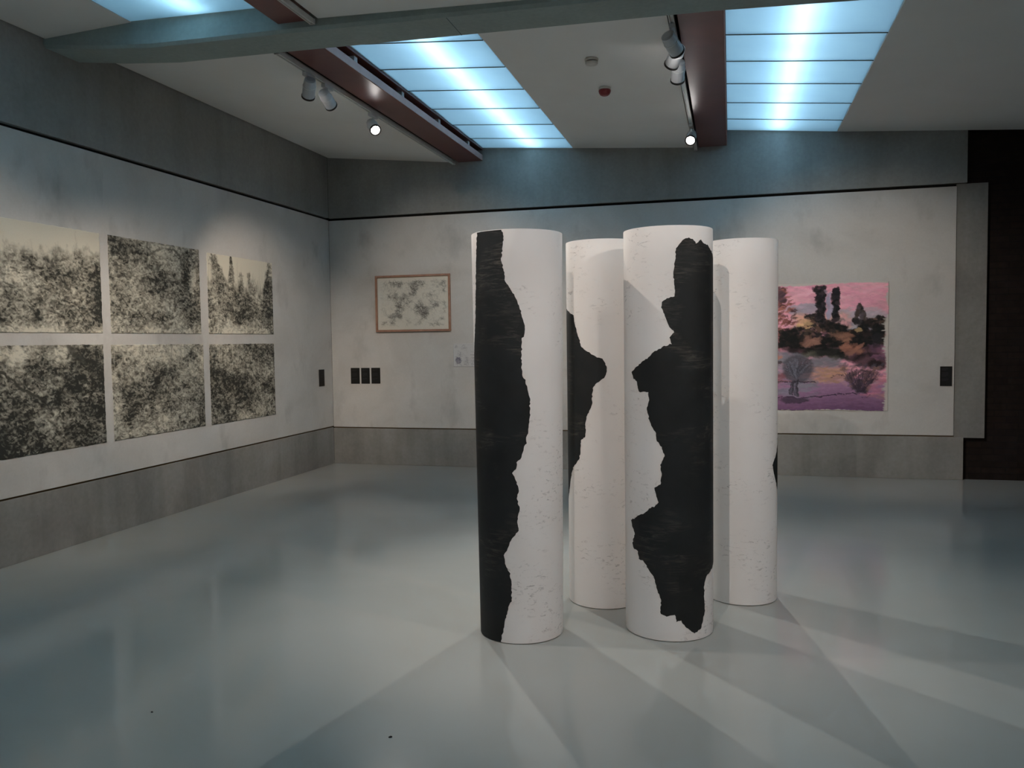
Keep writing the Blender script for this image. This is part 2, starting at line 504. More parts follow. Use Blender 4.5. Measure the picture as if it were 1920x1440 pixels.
def spotlight(x, y, zt, aim, power, cone, label, col=WARM, blend=0.35, side=-1, drop=0.10, rad=0.012, R=0.052, L=0.15):
    """track head: adapter under the rail, stem, yoke, cylinder body, black rim, lens; zt = underside of the track"""
    e = setp(empty('track_spotlight', (x, y, zt - drop)), label, 'spotlight', 'track spotlights')
    MB().box(x - 0.019, x + 0.019, y - 0.075, y + 0.075, zt - 0.032, zt - 0.0005).mk('adapter', 'spot', e, bevel=0.003)
    pv = Vector((x, y, zt - drop - 0.02))
    MB().lathe([(0.009, -0.04), (0.009, drop - 0.033)], Matrix.Translation((x, y, zt - drop)), 12).mk('stem', 'track', e)
    d = (Vector(aim) - pv).normalized()
    q = d.to_track_quat('Z', 'Y').to_matrix().to_4x4()
    B = Matrix.Translation(pv) @ q
    body = MB().lathe([(R * 0.55, -L * 0.62), (R * 0.86, -L * 0.58), (R * 0.94, -L * 0.4), (R, -L * 0.1), (R, L * 0.44)], B, 24).mk('body', 'spot', e, smooth=False)
    MB().lathe([(R * 0.86, -L * 0.2), (R + 0.002, -L * 0.2), (R + 0.002, -L * 0.14), (R * 0.86, -L * 0.14)], B, 24, caps=False).mk('cooling_ring', 'track', body)
    MB().lathe([(R * 0.99, L * 0.441), (R + 0.0035, L * 0.441), (R + 0.0035, L * 0.54), (R * 0.84, L * 0.54), (R * 0.80, L * 0.45), (R * 0.99, L * 0.441)], B, 24, caps=False).mk('rim', 'rim', e)
    MB().lathe([(R * 0.80, L * 0.445), (R * 0.80, L * 0.46)], B, 24).mk('lens', 'lens', e)
    ld = bpy.data.lights.new('spot_lamp', 'SPOT')
    ld.energy = power
    ld.color = col
    ld.spot_size = math.radians(cone)
    ld.spot_blend = blend
    ld.shadow_soft_size = rad
    lo = bpy.data.objects.new('spot_lamp', ld)
    COL.objects.link(lo)
    lo.parent = e
    lo.matrix_parent_inverse = Matrix()
    p = pv + d * (L * 0.62 + rad)
    lo.location = p - e.location
    lo.rotation_euler = d.to_track_quat('-Z', 'Y').to_euler()
    return e

T1, T2 = 3.806, 3.778
spotlight(1.772, -2.48, T1, (4.35, -5.25, 0.75), 330, 68, 'lit track spotlight facing the viewer on the left track', NEUT, 1.0)
spotlight(4.722, -1.20, T2, (4.45, -5.4, 0.5), 330, 76, 'lit track spotlight facing the viewer on the right track', NEUT, 1.0)
spotlight(1.772, -3.74, T1, (0, -1.35, 1.4), 165, 54, 'upper of two track spotlights pointing away on the left track', WARM, 0.8)
spotlight(1.772, -3.42, T1, (1.7, 0, 2.0), 110, 56, 'lower of two track spotlights pointing away on the left track', WARM, 0.8)
spotlight(4.722, -3.98, T2, (6.5, 0, 1.40), 290, 56, 'rightmost of three clustered track spotlights by the straight red beam', WARM, 0.8)
spotlight(4.722, -3.72, T2, (2.7, 0, 1.15), 125, 56, 'middle of three clustered track spotlights by the straight red beam', WARM, 0.8)
spotlight(4.722, -3.36, T2, (4.2, 0, 0.95), 115, 56, 'lowest of three clustered track spotlights by the straight red beam', WARM, 0.8)
# heads on the near tracks (above the picture) that light the columns and the prints
spotlight(4.42, -9.0, 3.77, (4.65, -5.2, 0.8), 215, 64, 'track spotlight near the viewer aimed at the painted columns', PINK, 0.6)
spotlight(2.298, -6.1, 3.82, (4.6, -5.2, 0.8), 115, 74, 'track spotlight at the left aimed at the painted columns', PINK, 0.8)
spotlight(7.85, -7.2, 3.77, (4.5, -5.1, 0.75), 195, 44, 'track spotlight at the right aimed at the painted columns', PINK, 0.6)
spotlight(2.298, -5.72, 3.82, (0, -3.9, 1.0), 130, 56, 'track spotlight aimed at the middle forest prints', WARM, 0.9)
spotlight(2.298, -6.5, 3.82, (0, -5.2, 1.3), 150, 60, 'track spotlight aimed at the forest prints by the frame edge', WARM, 0.9)
spotlight(2.298, -6.9, 3.82, (0, -2.7, 1.3), 330, 36, 'track spotlight aimed at the farthest forest prints', WARM, 0.9)

# ------------------------------------------------------------------ painted paper columns
CAM2 = (5.11607, -9.98319)
PATCH = {
'c1': [(-18.6,2.172),(-16.3,2.125),(-18.0,2.07),(-19.8,2.015),(-16.5,1.959),(-14.7,1.904),(-9.9,1.875),(-6.2,1.846),(-0.7,1.807),(3.8,1.742),(7.8,1.686),(8.1,1.638),(4.3,1.603),(3.8,1.536),(3.9,1.47),(5.0,1.414),(10.4,1.365),(13.3,1.308),(14.0,1.253),(13.0,1.195),(11.3,1.139),(8.6,1.077),(2.2,0.993),(-4.1,0.968),(-4.2,0.941),(-9.9,0.912),(-5.4,0.873),(-1.5,0.817),(-4.4,0.779),(-0.7,0.727),(-4.2,0.651),(-2.6,0.607),(-11.9,0.562),(-17.6,0.51),(-22.9,0.474),(-21.4,0.43),(-15.9,0.388),(-12.9,0.329),(-13.2,0.241),(-17.9,0.188),(-22.9,0.124),(-25.5,0.07),(-29.5,0.002),(-60,0.002),(-112,0.002),(-118,0.4),(-108,0.9),(-98,1.2),(-88,1.45),(-76,1.6),(-69,1.713),(-65.6,1.868),(-61.8,2.032),(-58.0,2.172)],
'c2': [(96,2.0),(80,2.04),(67.7,2.064),(61.3,2.082),(49.5,2.094),(45.1,2.111),(40.5,2.096),(36.9,2.088),(32.2,2.111),(26.7,2.118),(20.5,2.11),(15.5,2.09),(10.1,2.063),(9.1,2.003),(6.7,1.932),(8.2,1.868),(8.0,1.816),(-1.0,1.808),(-7.3,1.79),(-8.3,1.761),(-3.9,1.717),(0.8,1.668),(7.4,1.632),(1.7,1.605),(4.5,1.57),(-5.0,1.563),(-9.0,1.548),(-16.8,1.536),(-25.1,1.504),(-39.2,1.467),(-53.6,1.424),(-49.5,1.387),(-43.4,1.376),(-40.0,1.323),(-25.4,1.321),(-24.3,1.28),(-27.7,1.239),(-25.6,1.182),(-20.4,1.137),(-15.5,1.107),(-14.5,1.064),(-8.3,1.035),(-4.7,0.988),(-10.4,0.94),(-8.5,0.885),(-10.1,0.837),(-18.0,0.818),(-15.9,0.784),(-12.7,0.742),(-18.1,0.715),(-21.3,0.716),(-30.5,0.682),(-57.0,0.623),(-54.8,0.6),(-48.8,0.551),(-54.3,0.502),(-50.7,0.47),(-42.8,0.463),(-41.5,0.424),(-34.7,0.421),(-28.6,0.387),(-19.6,0.344),(-14.3,0.268),(-10.2,0.226),(-10.3,0.148),(-3.1,0.136),(7.0,0.147),(9.0,0.108),(15.3,0.116),(21.7,0.076),(33.3,0.04),(43.8,0.057),(47.8,0.098),(51.9,0.148),(49.6,0.229),(50.9,0.298),(55.7,0.333),(70.8,0.355),(95,0.40),(112,0.7),(118,1.2),(108,1.7)],
'c3': [(-96,1.84),(-87.4,1.799),(-51.1,1.746),(-49.5,1.705),(-42.4,1.632),(-34.8,1.557),(-23.7,1.529),(-11.2,1.502),(-0.5,1.488),(3.8,1.461),(6.0,1.414),(1.6,1.374),(-9.2,1.347),(-16.1,1.315),(-17.5,1.219),(-24.7,1.163),(-29.0,1.107),(-28.4,1.059),(-29.9,1.023),(-37.8,1.002),(-38.7,0.938),(-41.5,0.889),(-53.6,0.846),(-61.5,0.801),(-71.5,0.696),(-87.5,0.594),(-105,0.5),(-125,0.8),(-130,1.3),(-118,1.7)],
'c4': [(100,1.02),(86,0.97),(70.2,0.895),(62,0.86),(57.0,0.837),(59.5,0.81),(62.4,0.781),(70.8,0.727),(86,0.66),(105,0.6),(120,0.8)],
}
def inside(pt, poly):
    x, y = pt
    r = False
    n = len(poly)
    for i in range(n):
        x1, y1 = poly[i]; x2, y2 = poly[(i + 1) % n]
        if (y1 > y) != (y2 > y) and x < (x2 - x1) * (y - y1) / (y2 - y1) + x1:
            r = not r
    return r

def column(key, cx, cy, r0, r1, h, label, plabel):
    rnd = random.Random(key)
    e = setp(empty('painted_column', (cx, cy, 0)), label, 'column', 'painted paper columns')
    base = math.atan2(CAM2[1] - cy, CAM2[0] - cx)
    rad = lambda z: r0 + (r1 - r0) * z / h
    # tube: outer skin, rolled rim, inner skin
    N, th = 128, 0.006
    prof = []
    K = 14
    for k in range(K + 1):
        z = 0.004 + (h - 0.007) * k / K
        prof.append((rad(z), z))
    prof += [(r1 - 0.001, h - 0.0008), (r1 - 0.003, h), (r1 - 0.005, h - 0.0008)]
    prof += [(r1 - th, h - 0.004), (r0 - th, 0.004)]
    m = MB().lathe(prof, Matrix.Translation((cx, cy, 0)), N, caps=False)
    n = len(prof)
    m.f += [((n - 1) * N + k, (n - 1) * N + (k + 1) % N, (k + 1) % N, k) for k in range(N)]
    t = m.mk('paper_tube', 'paper_col', e, origin=(cx, cy, 0))
    t.data.shade_smooth()
    t.data.set_sharp_from_angle(angle=math.radians(25))
    # patch outline, roughened like a torn edge
    poly = [(math.radians(a) * r0, z) for a, z in PATCH[key]]
    out = []
    for i in range(len(poly)):
        a, b = poly[i], poly[(i + 1) % len(poly)]
        d = math.hypot(b[0] - a[0], b[1] - a[1])
        k = max(1, int(d / 0.009))
        nx, ny = -(b[1] - a[1]) / d, (b[0] - a[0]) / d
        straight = (a[1] > h - 0.005 and b[1] > h - 0.005) or (a[1] < 0.005 and b[1] < 0.005)
        for j in range(k):
            s = j / k
            off = 0 if (j == 0 or straight) else rnd.gauss(0, 0.0019)
            out.append((a[0] + (b[0] - a[0]) * s + nx * off, a[1] + (b[1] - a[1]) * s + ny * off))
    ss = [p[0] for p in out]; zz = [p[1] for p in out]
    pts = [Vector(p) for p in out]
    ne = len(pts)
    edges = [(i, (i + 1) % ne) for i in range(ne)]
    s = min(ss) + 0.008
    while s < max(ss):
        z = min(zz) + 0.012
        while z < max(zz):
            if inside((s, z), out):
                pts.append(Vector((s, z)))
            z += 0.03
        s += 0.016
    V, E_, F, _, _, _ = delaunay_2d_cdt(pts, edges, [tuple(range(ne))], 1, 1e-5)
    off = 0.0008
    vs = []
    for p in V:
        a = base + p.x / r0
        z = min(max(p.y, 0.0045), h - 0.0032)
        R = rad(z) + off
        vs.append((cx + R * math.cos(a), cy + R * math.sin(a), z))
    pm = obj('charcoal_patch', vs, [tuple(f) for f in F], 'charcoal', e, origin=(cx, cy, 0), smooth=True)
    pm['label'] = plabel
    return e
column('c1', 3.997, -5.624, 0.2275, 0.2455, 2.172, 'white paper column with a long black charcoal strip down its left side', 'black charcoal strip')
column('c2', 4.785, -5.401, 0.2385, 0.2385, 2.182, 'white paper column with the largest jagged black charcoal shape, front right', 'jagged black charcoal shape')
column('c3', 4.362, -4.975, 0.2165, 0.2185, 2.184, 'white paper column standing behind and between the two front columns', 'black charcoal shape on the left side')
column('c4', 5.181, -4.737, 0.209, 0.211, 2.18, 'almost plain white paper column standing at the right behind the others', 'small black charcoal sliver')

# ------------------------------------------------------------------ artworks (painted by the script into a colour attribute)
def vnoise(W_, H_, sx, sy, seed, octv=4):
    rg = np.random.default_rng(seed)
    o = np.zeros((H_, W_)); amp = 1.0; tot = 0
    for k in range(octv):
        gx, gy = max(2, int(W_ / sx) + 2), max(2, int(H_ / sy) + 2)
        g = rg.random((gy, gx))
        x = np.linspace(0, gx - 1.001, W_); y = np.linspace(0, gy - 1.001, H_)
        xi, yi = x.astype(int), y.astype(int)
        fx, fy = x - xi, y - yi
        fx = fx * fx * (3 - 2 * fx); fy = fy * fy * (3 - 2 * fy)
        a = g[np.ix_(yi, xi)]; b = g[np.ix_(yi, xi + 1)]; c = g[np.ix_(yi + 1, xi)]; d = g[np.ix_(yi + 1, xi + 1)]
        o += amp * ((a * (1 - fx) + b * fx) * (1 - fy)[:, None] + (c * (1 - fx) + d * fx) * fy[:, None])
        tot += amp; amp *= 0.55; sx = max(1.3, sx / 2); sy = max(1.3, sy / 2)
    return o / tot

def blob(A, cx, cy, rx, ry, col, op=1.0, ang=0.0, soft=0.35):
    """soft ellipse painted into A (H, W, 3) in pixel units"""
    H_, W_ = A.shape[:2]
    R = max(rx, ry) * (1 + soft) + 1
    x0, x1 = max(0, int(cx - R)), min(W_, int(cx + R) + 2)
    y0, y1 = max(0, int(cy - R)), min(H_, int(cy + R) + 2)
    if x0 >= x1 or y0 >= y1:
        return
    X, Y = np.meshgrid(np.arange(x0, x1) - cx, np.arange(y0, y1) - cy)
    c, s = math.cos(ang), math.sin(ang)
    d = np.sqrt(((X * c + Y * s) / rx) ** 2 + ((-X * s + Y * c) / ry) ** 2)
    a = np.clip((1 + soft - d) / max(soft, 1e-3) - 0.0, 0, 1) * op
    A[y0:y1, x0:x1] += (np.array(col) - A[y0:y1, x0:x1]) * a[..., None]

def line(A, pts, w, col, op=1.0):
    for (xa, ya), (xb, yb) in zip(pts[:-1], pts[1:]):
        n = max(1, int(math.hypot(xb - xa, yb - ya) / max(0.8, w * 0.6)))
        for k in range(n + 1):
            s = k / n
            blob(A, xa + (xb - xa) * s, ya + (yb - ya) * s, w, w, col, op, 0, 0.5)

def sheet(name, A, P0, du, dv, nrm, mat, parent=None, lift=0.004, rag=0.0):
    """grid mesh, top-left corner P0, du / dv full width and height vectors, colours A (linear); edge turned back to the wall"""
    H_, W_ = A.shape[:2]
    P0, du, dv, nrm = (np.array(v, float) for v in (P0, du, dv, nrm))
    u = np.linspace(0, 1, W_); v = np.linspace(0, 1, H_)
    U, Vv = np.meshgrid(u, v)
    if rag:
        rg = np.random.default_rng(len(name) + W_)
        def edge(n):
            t = np.convolve(rg.normal(0, 1, n + 12), np.ones(7) / 7, 'same')[6:6 + n]
            return t * rag
        eu0, eu1, ev0, ev1 = edge(H_), edge(H_), edge(W_), edge(W_)
        U = U + eu0[:, None] * np.clip(1 - U * 12, 0, 1) + eu1[:, None] * np.clip(1 - (1 - U) * 12, 0, 1)
        Vv = Vv + ev0[None, :] * np.clip(1 - Vv * 12, 0, 1) + ev1[None, :] * np.clip(1 - (1 - Vv) * 12, 0, 1)
    P = P0 + U[..., None] * du + Vv[..., None] * dv + nrm * lift
    co = P.reshape(-1, 3)
    idx = np.arange(H_ * W_).reshape(H_, W_)
    q = np.stack([idx[:-1, :-1], idx[1:, :-1], idx[1:, 1:], idx[:-1, 1:]], -1).reshape(-1, 4)
    # rim back to the wall
    ring = np.concatenate([idx[0, :-1], idx[:-1, -1], idx[-1, :0:-1], idx[:0:-1, 0]])
    rimco = co[ring] - nrm * (lift - 0.0004)
    k0 = len(co)
    rr = np.arange(len(ring))
    rq = np.stack([ring, np.roll(ring, -1), k0 + np.roll(rr, -1), k0 + rr], -1)
    bk = [tuple((k0 + rr).tolist())]
    co = np.concatenate([co, rimco]); q = np.concatenate([q, rq])
    colr = np.concatenate([A.reshape(-1, 3), A.reshape(-1, 3)[ring]])
    org = (P0 + du / 2 + dv)
    me = bpy.data.meshes.new(name)
    me.vertices.add(len(co)); me.vertices.foreach_set('co', (co - org).ravel())
    me.loops.add(q.size); me.loops.foreach_set('vertex_index', q.ravel().astype(np.int32))
    me.polygons.add(len(q))
    me.polygons.foreach_set('loop_start', np.arange(0, q.size, 4, dtype=np.int32))
    me.update(calc_edges=True)
    at = me.color_attributes.new('pigment', 'FLOAT_COLOR', 'POINT')
    rgba = np.ones((len(co), 4), np.float32); rgba[:, :3] = np.clip(colr, 0, 1)
    at.data.foreach_set('color', rgba.ravel())
    me.materials.append(MT[mat])
    o = bpy.data.objects.new(name, me)
    COL.objects.link(o)
    o.location = org
    if parent is not None:
        o.parent = parent
        o.location = Vector(org) - wpos(parent)
    return o

CREAM = np.array((0.66, 0.625, 0.52)); INK = np.array((0.035, 0.037, 0.033))
def tone(t):
    t = np.clip(t, 0, 1)
    return INK + (CREAM - INK) * t[..., None]

def warp(A, amp, sc, seed):
    """wander the paint a little so that no edge stays geometric"""
    H_, W_ = A.shape[:2]
    dx = (vnoise(W_, H_, sc, sc, seed, 3) - 0.5) * 2 * amp
    dy = (vnoise(W_, H_, sc, sc, seed + 1, 3) - 0.5) * 2 * amp
    X, Y = np.meshgrid(np.arange(W_), np.arange(H_))
    xi = np.clip(np.round(X + dx), 0, W_ - 1).astype(int); yi = np.clip(np.round(Y + dy), 0, H_ - 1).astype(int)
    return A[yi, xi]

def forest(kind, seed, W_=250, H_=170):
    rg = np.random.default_rng(seed)
    X, Y = np.meshgrid(np.linspace(0, 1, W_), np.linspace(0, 1, H_))
    T = 0.36 + 0.75 * (vnoise(W_, H_, 40, 30, seed + 1, 3) - 0.5)
    def g(cx, cy, sx, sy, a):
        return a * np.exp(-((X - cx) / sx) ** 2 - ((Y - cy) / sy) ** 2)
    sky = np.zeros_like(T)
    sk_n = vnoise(W_, H_, 9, 14, seed + 5, 4)
    if kind == 'a':
        hz = 0.36 + 0.10 * np.clip(0.35 - X, 0, 1) - 0.06 * X + 0.14 * (vnoise(W_, H_, 26, 900, seed + 2, 3) - 0.5)
        sky = np.clip((hz - Y) * 7 + 1.6 * (sk_n - 0.5), 0, 1)
        T += g(0.35, 0.52, 0.25, 0.15, 0.24) + g(0.92, 0.68, 0.16, 0.35, -0.24) + g(0.08, 0.82, 0.12, 0.16, -0.25) + g(0.45, 0.75, 0.06, 0.2, -0.2) + g(0.5, 1.0, 0.7, 0.07, 0.45) + g(0.6, 0.45, 0.3, 0.05, -0.18)
    elif kind == 'b':
        T += g(0.55, 0.15, 0.22, 0.2, 0.26) + g(0.82, 0.35, 0.08, 0.22, -0.34) + g(0.93, 0.38, 0.05, 0.10, 0.4) + g(0.3, 0.95, 0.5, 0.10, 0.25) + g(0.5, 0.45, 0.1, 0.12, -0.2) + g(0.15, 0.1, 0.15, 0.1, -0.15)
        T += 0.04
    elif kind == 'c':
        hz = 0.46 + 0.30 * (vnoise(W_, H_, 17, 900, seed + 2, 2) - 0.5) - 0.5 * np.exp(-((X - 0.10 - 0.25 * Y) / 0.07) ** 2) - 0.45 * np.exp(-((X - 0.34) / 0.03) ** 2) - 0.5 * np.exp(-((X - 0.95) / 0.06) ** 2)
        sky = np.clip((hz - Y) * 7 + 1.5 * (sk_n - 0.5), 0, 1)
        T += g(0.85, 0.78, 0.14, 0.22, -0.3) + g(0.55, 0.72, 0.16, 0.14, -0.2) + g(0.35, 1.0, 0.6, 0.11, 0.6) + g(0.76, 0.6, 0.06, 0.12, 0.3) + g(0.08, 0.5, 0.06, 0.1, 0.25)
    elif kind == 'd':
        T += g(0.3, 0.08, 0.22, 0.10, 0.55) + g(0.62, 0.10, 0.08, 0.10, 0.5) + g(0.15, 0.95, 0.25, 0.2, -0.3) + g(0.85, 0.4, 0.2, 0.25, -0.22) + g(0.72, 0.65, 0.2, 0.08, 0.12)
        T -= 0.12
    elif kind == 'e':
        T += g(0.5, 0.05, 0.6, 0.12, 0.25) + g(0.3, 0.88, 0.35, 0.15, 0.2) + g(0.9, 0.25, 0.2, 0.1, 0.2) + g(0.45, 0.55, 0.3, 0.12, -0.16) + g(0.2, 0.72, 0.1, 0.12, -0.2)
        T += 0.02
    else:
        T += g(0.35, 0.15, 0.35, 0.15, 0.28) + g(0.86, 0.42, 0.06, 0.09, 0.4) + g(0.78, 0.5, 0.04, 0.08, 0.3) + g(0.9, 0.72, 0.12, 0.04, 0.3) + g(0.4, 0.55, 0.3, 0.25, -0.2) + g(0.55, 0.95, 0.2, 0.06, 0.22)
        T -= 0.05
    # leaf mottle at three sizes, wider than tall
    lf = 0.55 * vnoise(W_, H_, 8, 5, seed + 6, 3) + 0.45 * vnoise(W_, H_, 4, 2.6, seed + 7, 2)
    lf = (lf - lf.mean()) / lf.std()
    A = np.repeat((T + 0.155 * lf)[..., None], 3, 2)
    n = 2200
    for k in range(n):
        x, y = rg.random() * W_, rg.random() * H_
        big = 0.55 + 0.75 * (y / H_)
        base = T[min(H_ - 1, int(y)), min(W_ - 1, int(x))]
        t = base + (rg.choice((-1, 1)) * rg.uniform(0.12, 0.40))
        L = abs(rg.normal(1.7, 0.9)) * big + 0.5
        w = rg.uniform(0.45, 0.9) * big
        an = rg.normal(0.0, 0.6)
        blob(A, x, y, L, w, (t,) * 3, rg.uniform(0.35, 0.85), an, 0.6)
    k_ = (0.12,) * 3
    if kind == 'd':
        line(A, [(W_ * .03, H_ * .02), (W_ * .10, H_ * .18), (W_ * .20, H_ * .25), (W_ * .30, H_ * .38), (W_ * .50, H_ * .52)], 1.8, k_, 0.5)
        line(A, [(0, H_ * .27), (W_ * .20, H_ * .25)], 1.2, k_, 0.5)
        line(A, [(W_ * .68, 0), (W_ * .75, H_ * .10), (W_ * .82, H_ * .18)], 4.5, (0.14,) * 3, 0.35)
        line(A, [(W_ * .56, 0), (W_ * .50, H_ * .12), (W_ * .46, H_ * .22)], 1.4, (0.4,) * 3, 0.4)
    if kind == 'b':
        line(A, [(W_ * .38, H_ * .26), (W_ * .40, H_ * .16), (W_ * .46, H_ * .09), (W_ * .54, H_ * .07)], 1.3, (0.25,) * 3, 0.3)
        line(A, [(W_ * .64, H_ * .05), (W_ * .70, H_ * .05), (W_ * .76, H_ * .12), (W_ * .79, H_ * .22)], 1.6, (0.22,) * 3, 0.35)
    if kind in 'fe':
        for k in range(16):
            x = W_ * rg.uniform(0.02, 0.9)
            line(A, [(x, 0), (x + rg.normal(0, 6), H_ * rg.uniform(.12, .32))], 0.8, (rg.choice((0.18, 0.7)),) * 3, 0.28)
    A = warp(A, 3.0, 9, seed + 8)
    t = A[..., 0]
    t = np.clip((t - 0.36) * 1.2 + 0.36, 0, 1) ** 1.25
    # sky showing through, with saplings and plumes standing in it
    if sky.max() > 0:
        P = np.ones((H_, W_, 1)) * 0.96
        for k in range(60 if kind == 'a' else 46):
            x = rg.random() * W_; y = H_ * (0.42 + rg.normal(0, 0.03))
            hh = H_ * abs(rg.normal(0.13, 0.10)); dk = rg.uniform(0.2, 0.8)
            for q in np.linspace(0, 1, 22):
                blob(P, x + rg.normal(0, 1.8 * (1.2 - q)), y - hh * q, 1.5 * (1.25 - q) + 0.5, 1.3, (dk,), 0.35 * (1 - 0.6 * q), rg.normal(0, 0.5), 0.6)
        if kind == 'c':
            for (xa, ya, xb, yb, wd) in ((.06, .05, .20, .42, 9), (.34, .03, .37, .32, 4), (.60, .18, .62, .40, 5), (.95, .03, .95, .4, 9), (.48, .2, .5, .42, 6)):
                for k in range(150):
                    q = rg.random()
                    blob(P, W_ * (xa + (xb - xa) * q) + rg.normal(0, wd * .5), H_ * (ya + (yb - ya) * q), 2.2, 1.2, (rg.uniform(.12, .7),), 0.6, rg.normal(0, .8), .6)
        P = warp(P, 2.0, 8, seed + 9)[..., 0]
        t = t * (1 - sky) + P * sky
    return tone(np.clip(t, 0.0, 1))

PR = [  # near edge Y, far edge Y, z0, z1, kind, label
    (-5.36, -4.13, 1.712, 2.545, 'a', 'forest print with open sky over spiky plants, top row at the frame edge'),
    (-4.03, -2.79, 1.712, 2.545, 'b', 'forest print of dense grey leaves, middle of the top row'),
    (-2.66, -1.438, 1.714, 2.53, 'c', 'forest print with sky and tall plumes, top row nearest the corner'),
    (-5.36, -4.135, 0.788, 1.615, 'd', 'darkest forest print with a slanting branch, bottom row at the frame edge'),
    (-4.04, -2.77, 0.788, 1.610, 'e', 'forest print of mottled grey undergrowth, middle of the bottom row'),
    (-2.665, -1.442, 0.784, 1.605, 'f', 'dark forest print with pale stems, bottom row nearest the corner'),
]
for i, (ya, yb, z0, z1, kd, lab) in enumerate(PR):
    # seen from the room the near edge is on the left
    o = sheet('forest_print', forest(kd, 40 + i * 7), (0.0006, ya, z1), (0, yb - ya, 0), (0, 0, z0 - z1), (1, 0, 0), 'print', rag=0.004)
    setp(o, lab, 'print', 'forest prints on the left wall')

def paint_landscape():
    W_, H_ = 250, 246
    # crop units of the photograph's study: x 90..1085 visible, y 130..1310
    x_off = -200.0; x_end = 1090.0; y_top = 138.0; y_end = 1312.0
    sx = W_ / (x_end - x_off); sy = H_ / (y_end - y_top)
    px = lambda x: (x - x_off) * sx
    py = lambda y: (y - y_top) * sy
    rg = np.random.default_rng(5)
    K = 1.5
    c = lambda r, g, b: np.array(lin(r, g, b)[:3]) * K
    A = np.zeros((H_, W_, 3)); A[:] = c(204, 146, 163)
    def B(x, y, rx, ry, col, op=1, ang=0, soft=0.35):
        blob(A, px(x), py(y), rx * sx, ry * sy, col, op, ang, soft)
    def strokes(n, x0, x1, y0, y1, cols, L, w, op=0.7, ang=0.0, da=0.2):
        for k in range(n):
            cc = cols[rg.integers(len(cols))] * rg.uniform(0.8, 1.2)
            B(rg.uniform(x0, x1), rg.uniform(y0, y1), L * rg.uniform(.5, 1.4), w * rg.uniform(.6, 1.4), cc, op * rg.uniform(.5, 1), ang + rg.normal(0, da), 0.5)
    dark, black = c(40, 40, 42), c(26, 28, 30)
    # sky
    strokes(130, -200, 1090, 140, 420, [c(206, 140, 160), c(196, 128, 150), c(212, 165, 175), c(200, 150, 160)], 120, 16, 0.6)
    strokes(30, 250, 460, 330, 420, [c(160, 145, 158), c(150, 142, 155)], 70, 16, 0.6)
    strokes(50, 650, 1090, 400, 560, [c(140, 140, 148), c(152, 148, 156), c(165, 150, 160)], 80, 18, 0.65)
    strokes(40, 240, 700, 430, 560, [c(205, 160, 155), c(200, 155, 135), c(180, 150, 140)], 60, 18, 0.6)
    # ground
    for y in np.linspace(1020, 1310, 60):
        t = (y - 1020) / 290
        col = c(150, 116, 145) * (1 - t) + c(98, 70, 100) * t
        for k in range(10):
            B(rg.uniform(-200, 1090), y, 130, 9, col * rg.uniform(.9, 1.1), 0.6, rg.normal(0, .05))
    strokes(90, -200, 660, 770, 930, [c(112, 110, 118), c(120, 116, 126), c(100, 100, 110)], 80, 16, 0.7, 0.05)
    strokes(40, 380, 680, 740, 810, [c(84, 84, 74), c(72, 72, 64)], 70, 14, 0.7)
    strokes(60, 390, 700, 915, 1040, [c(168, 128, 108), c(160, 124, 128), c(172, 135, 105)], 70, 12, 0.65, -0.1)
    strokes(60, -200, 420, 930, 1180, [c(112, 112, 124), c(104, 104, 118), c(120, 112, 130)], 80, 14, 0.7)
    strokes(30, -200, 200, 960, 1040, [c(130, 84, 92), c(90, 70, 80)], 60, 10, 0.6)
    strokes(30, 880, 1090, 960, 1210, [c(180, 110, 125), c(170, 125, 120), c(130, 95, 125)], 50, 12, 0.6)
    # reddish tree at the left
    for k in range(260):
        y = rg.uniform(180, 640)
        half = 40 + 150 * min(1, (y - 170) / 330)
        x = 110 + rg.uniform(-1.6, 1) * half
        B(x, y, 26, 7, [c(130, 84, 80), c(150, 98, 88), c(88, 56, 54), c(70, 50, 52), c(112, 72, 68)][rg.integers(5)], 0.8, -0.4 + rg.normal(0, .3), 0.5)
    strokes(50, -200, 110, 640, 900, [c(130, 84, 76), c(60, 46, 44), c(150, 100, 84), c(44, 38, 38)], 30, 12, 0.8, -0.4, 0.5)
    B(120, 250, 36, 50, c(70, 58, 68), .7)
    # brown and black hill of bushes
    for k in range(1100):
        x = rg.uniform(110, 1055)
        top = 520 + 60 * math.sin(x / 90.0) - (40 if 350 < x < 700 else 0)
        y = rg.uniform(top, 720)
        B(x, y, rg.uniform(9, 24), rg.uniform(7, 16), [c(104, 80, 70), c(88, 70, 62), c(64, 56, 50), dark, black, black, c(48, 46, 44)][rg.integers(7)], 0.8, rg.normal(0, .5), 0.5)
    for (x, y, rx, ry) in ((230, 690, 120, 62), (200, 610, 60, 50), (520, 670, 130, 40), (640, 740, 180, 46), (880, 640, 120, 60), (560, 520, 46, 40), (680, 540, 40, 50), (880, 520, 60, 40), (420, 720, 120, 30), (300, 740, 90, 34), (960, 760, 60, 60), (930, 850, 130, 56), (760, 790, 110, 50), (985, 890, 60, 36), (840, 720, 60, 50)):
        B(x, y, rx, ry, black, 0.85, rg.normal(0, .15), 0.5)
    strokes(26, 690, 860, 690, 790, [c(150, 104, 88), c(130, 94, 84)], 34, 12, 0.7, -0.4)
    strokes(22, 330, 470, 640, 710, [c(140, 104, 92), c(120, 90, 80)], 30, 12, 0.7, -0.4)
    strokes(18, 630, 760, 600, 660, [c(138, 102, 86), c(120, 88, 76)], 30, 12, 0.7)
    strokes(30, 940, 1060, 700, 830, [c(96, 72, 92), c(80, 60, 76), c(120, 84, 104)], 30, 12, 0.7)
    B(820, 570, 26, 16, c(165, 140, 105), .7)
    strokes(12, 280, 380, 480, 540, [c(205, 170, 130), c(190, 150, 120)], 24, 10, 0.7)
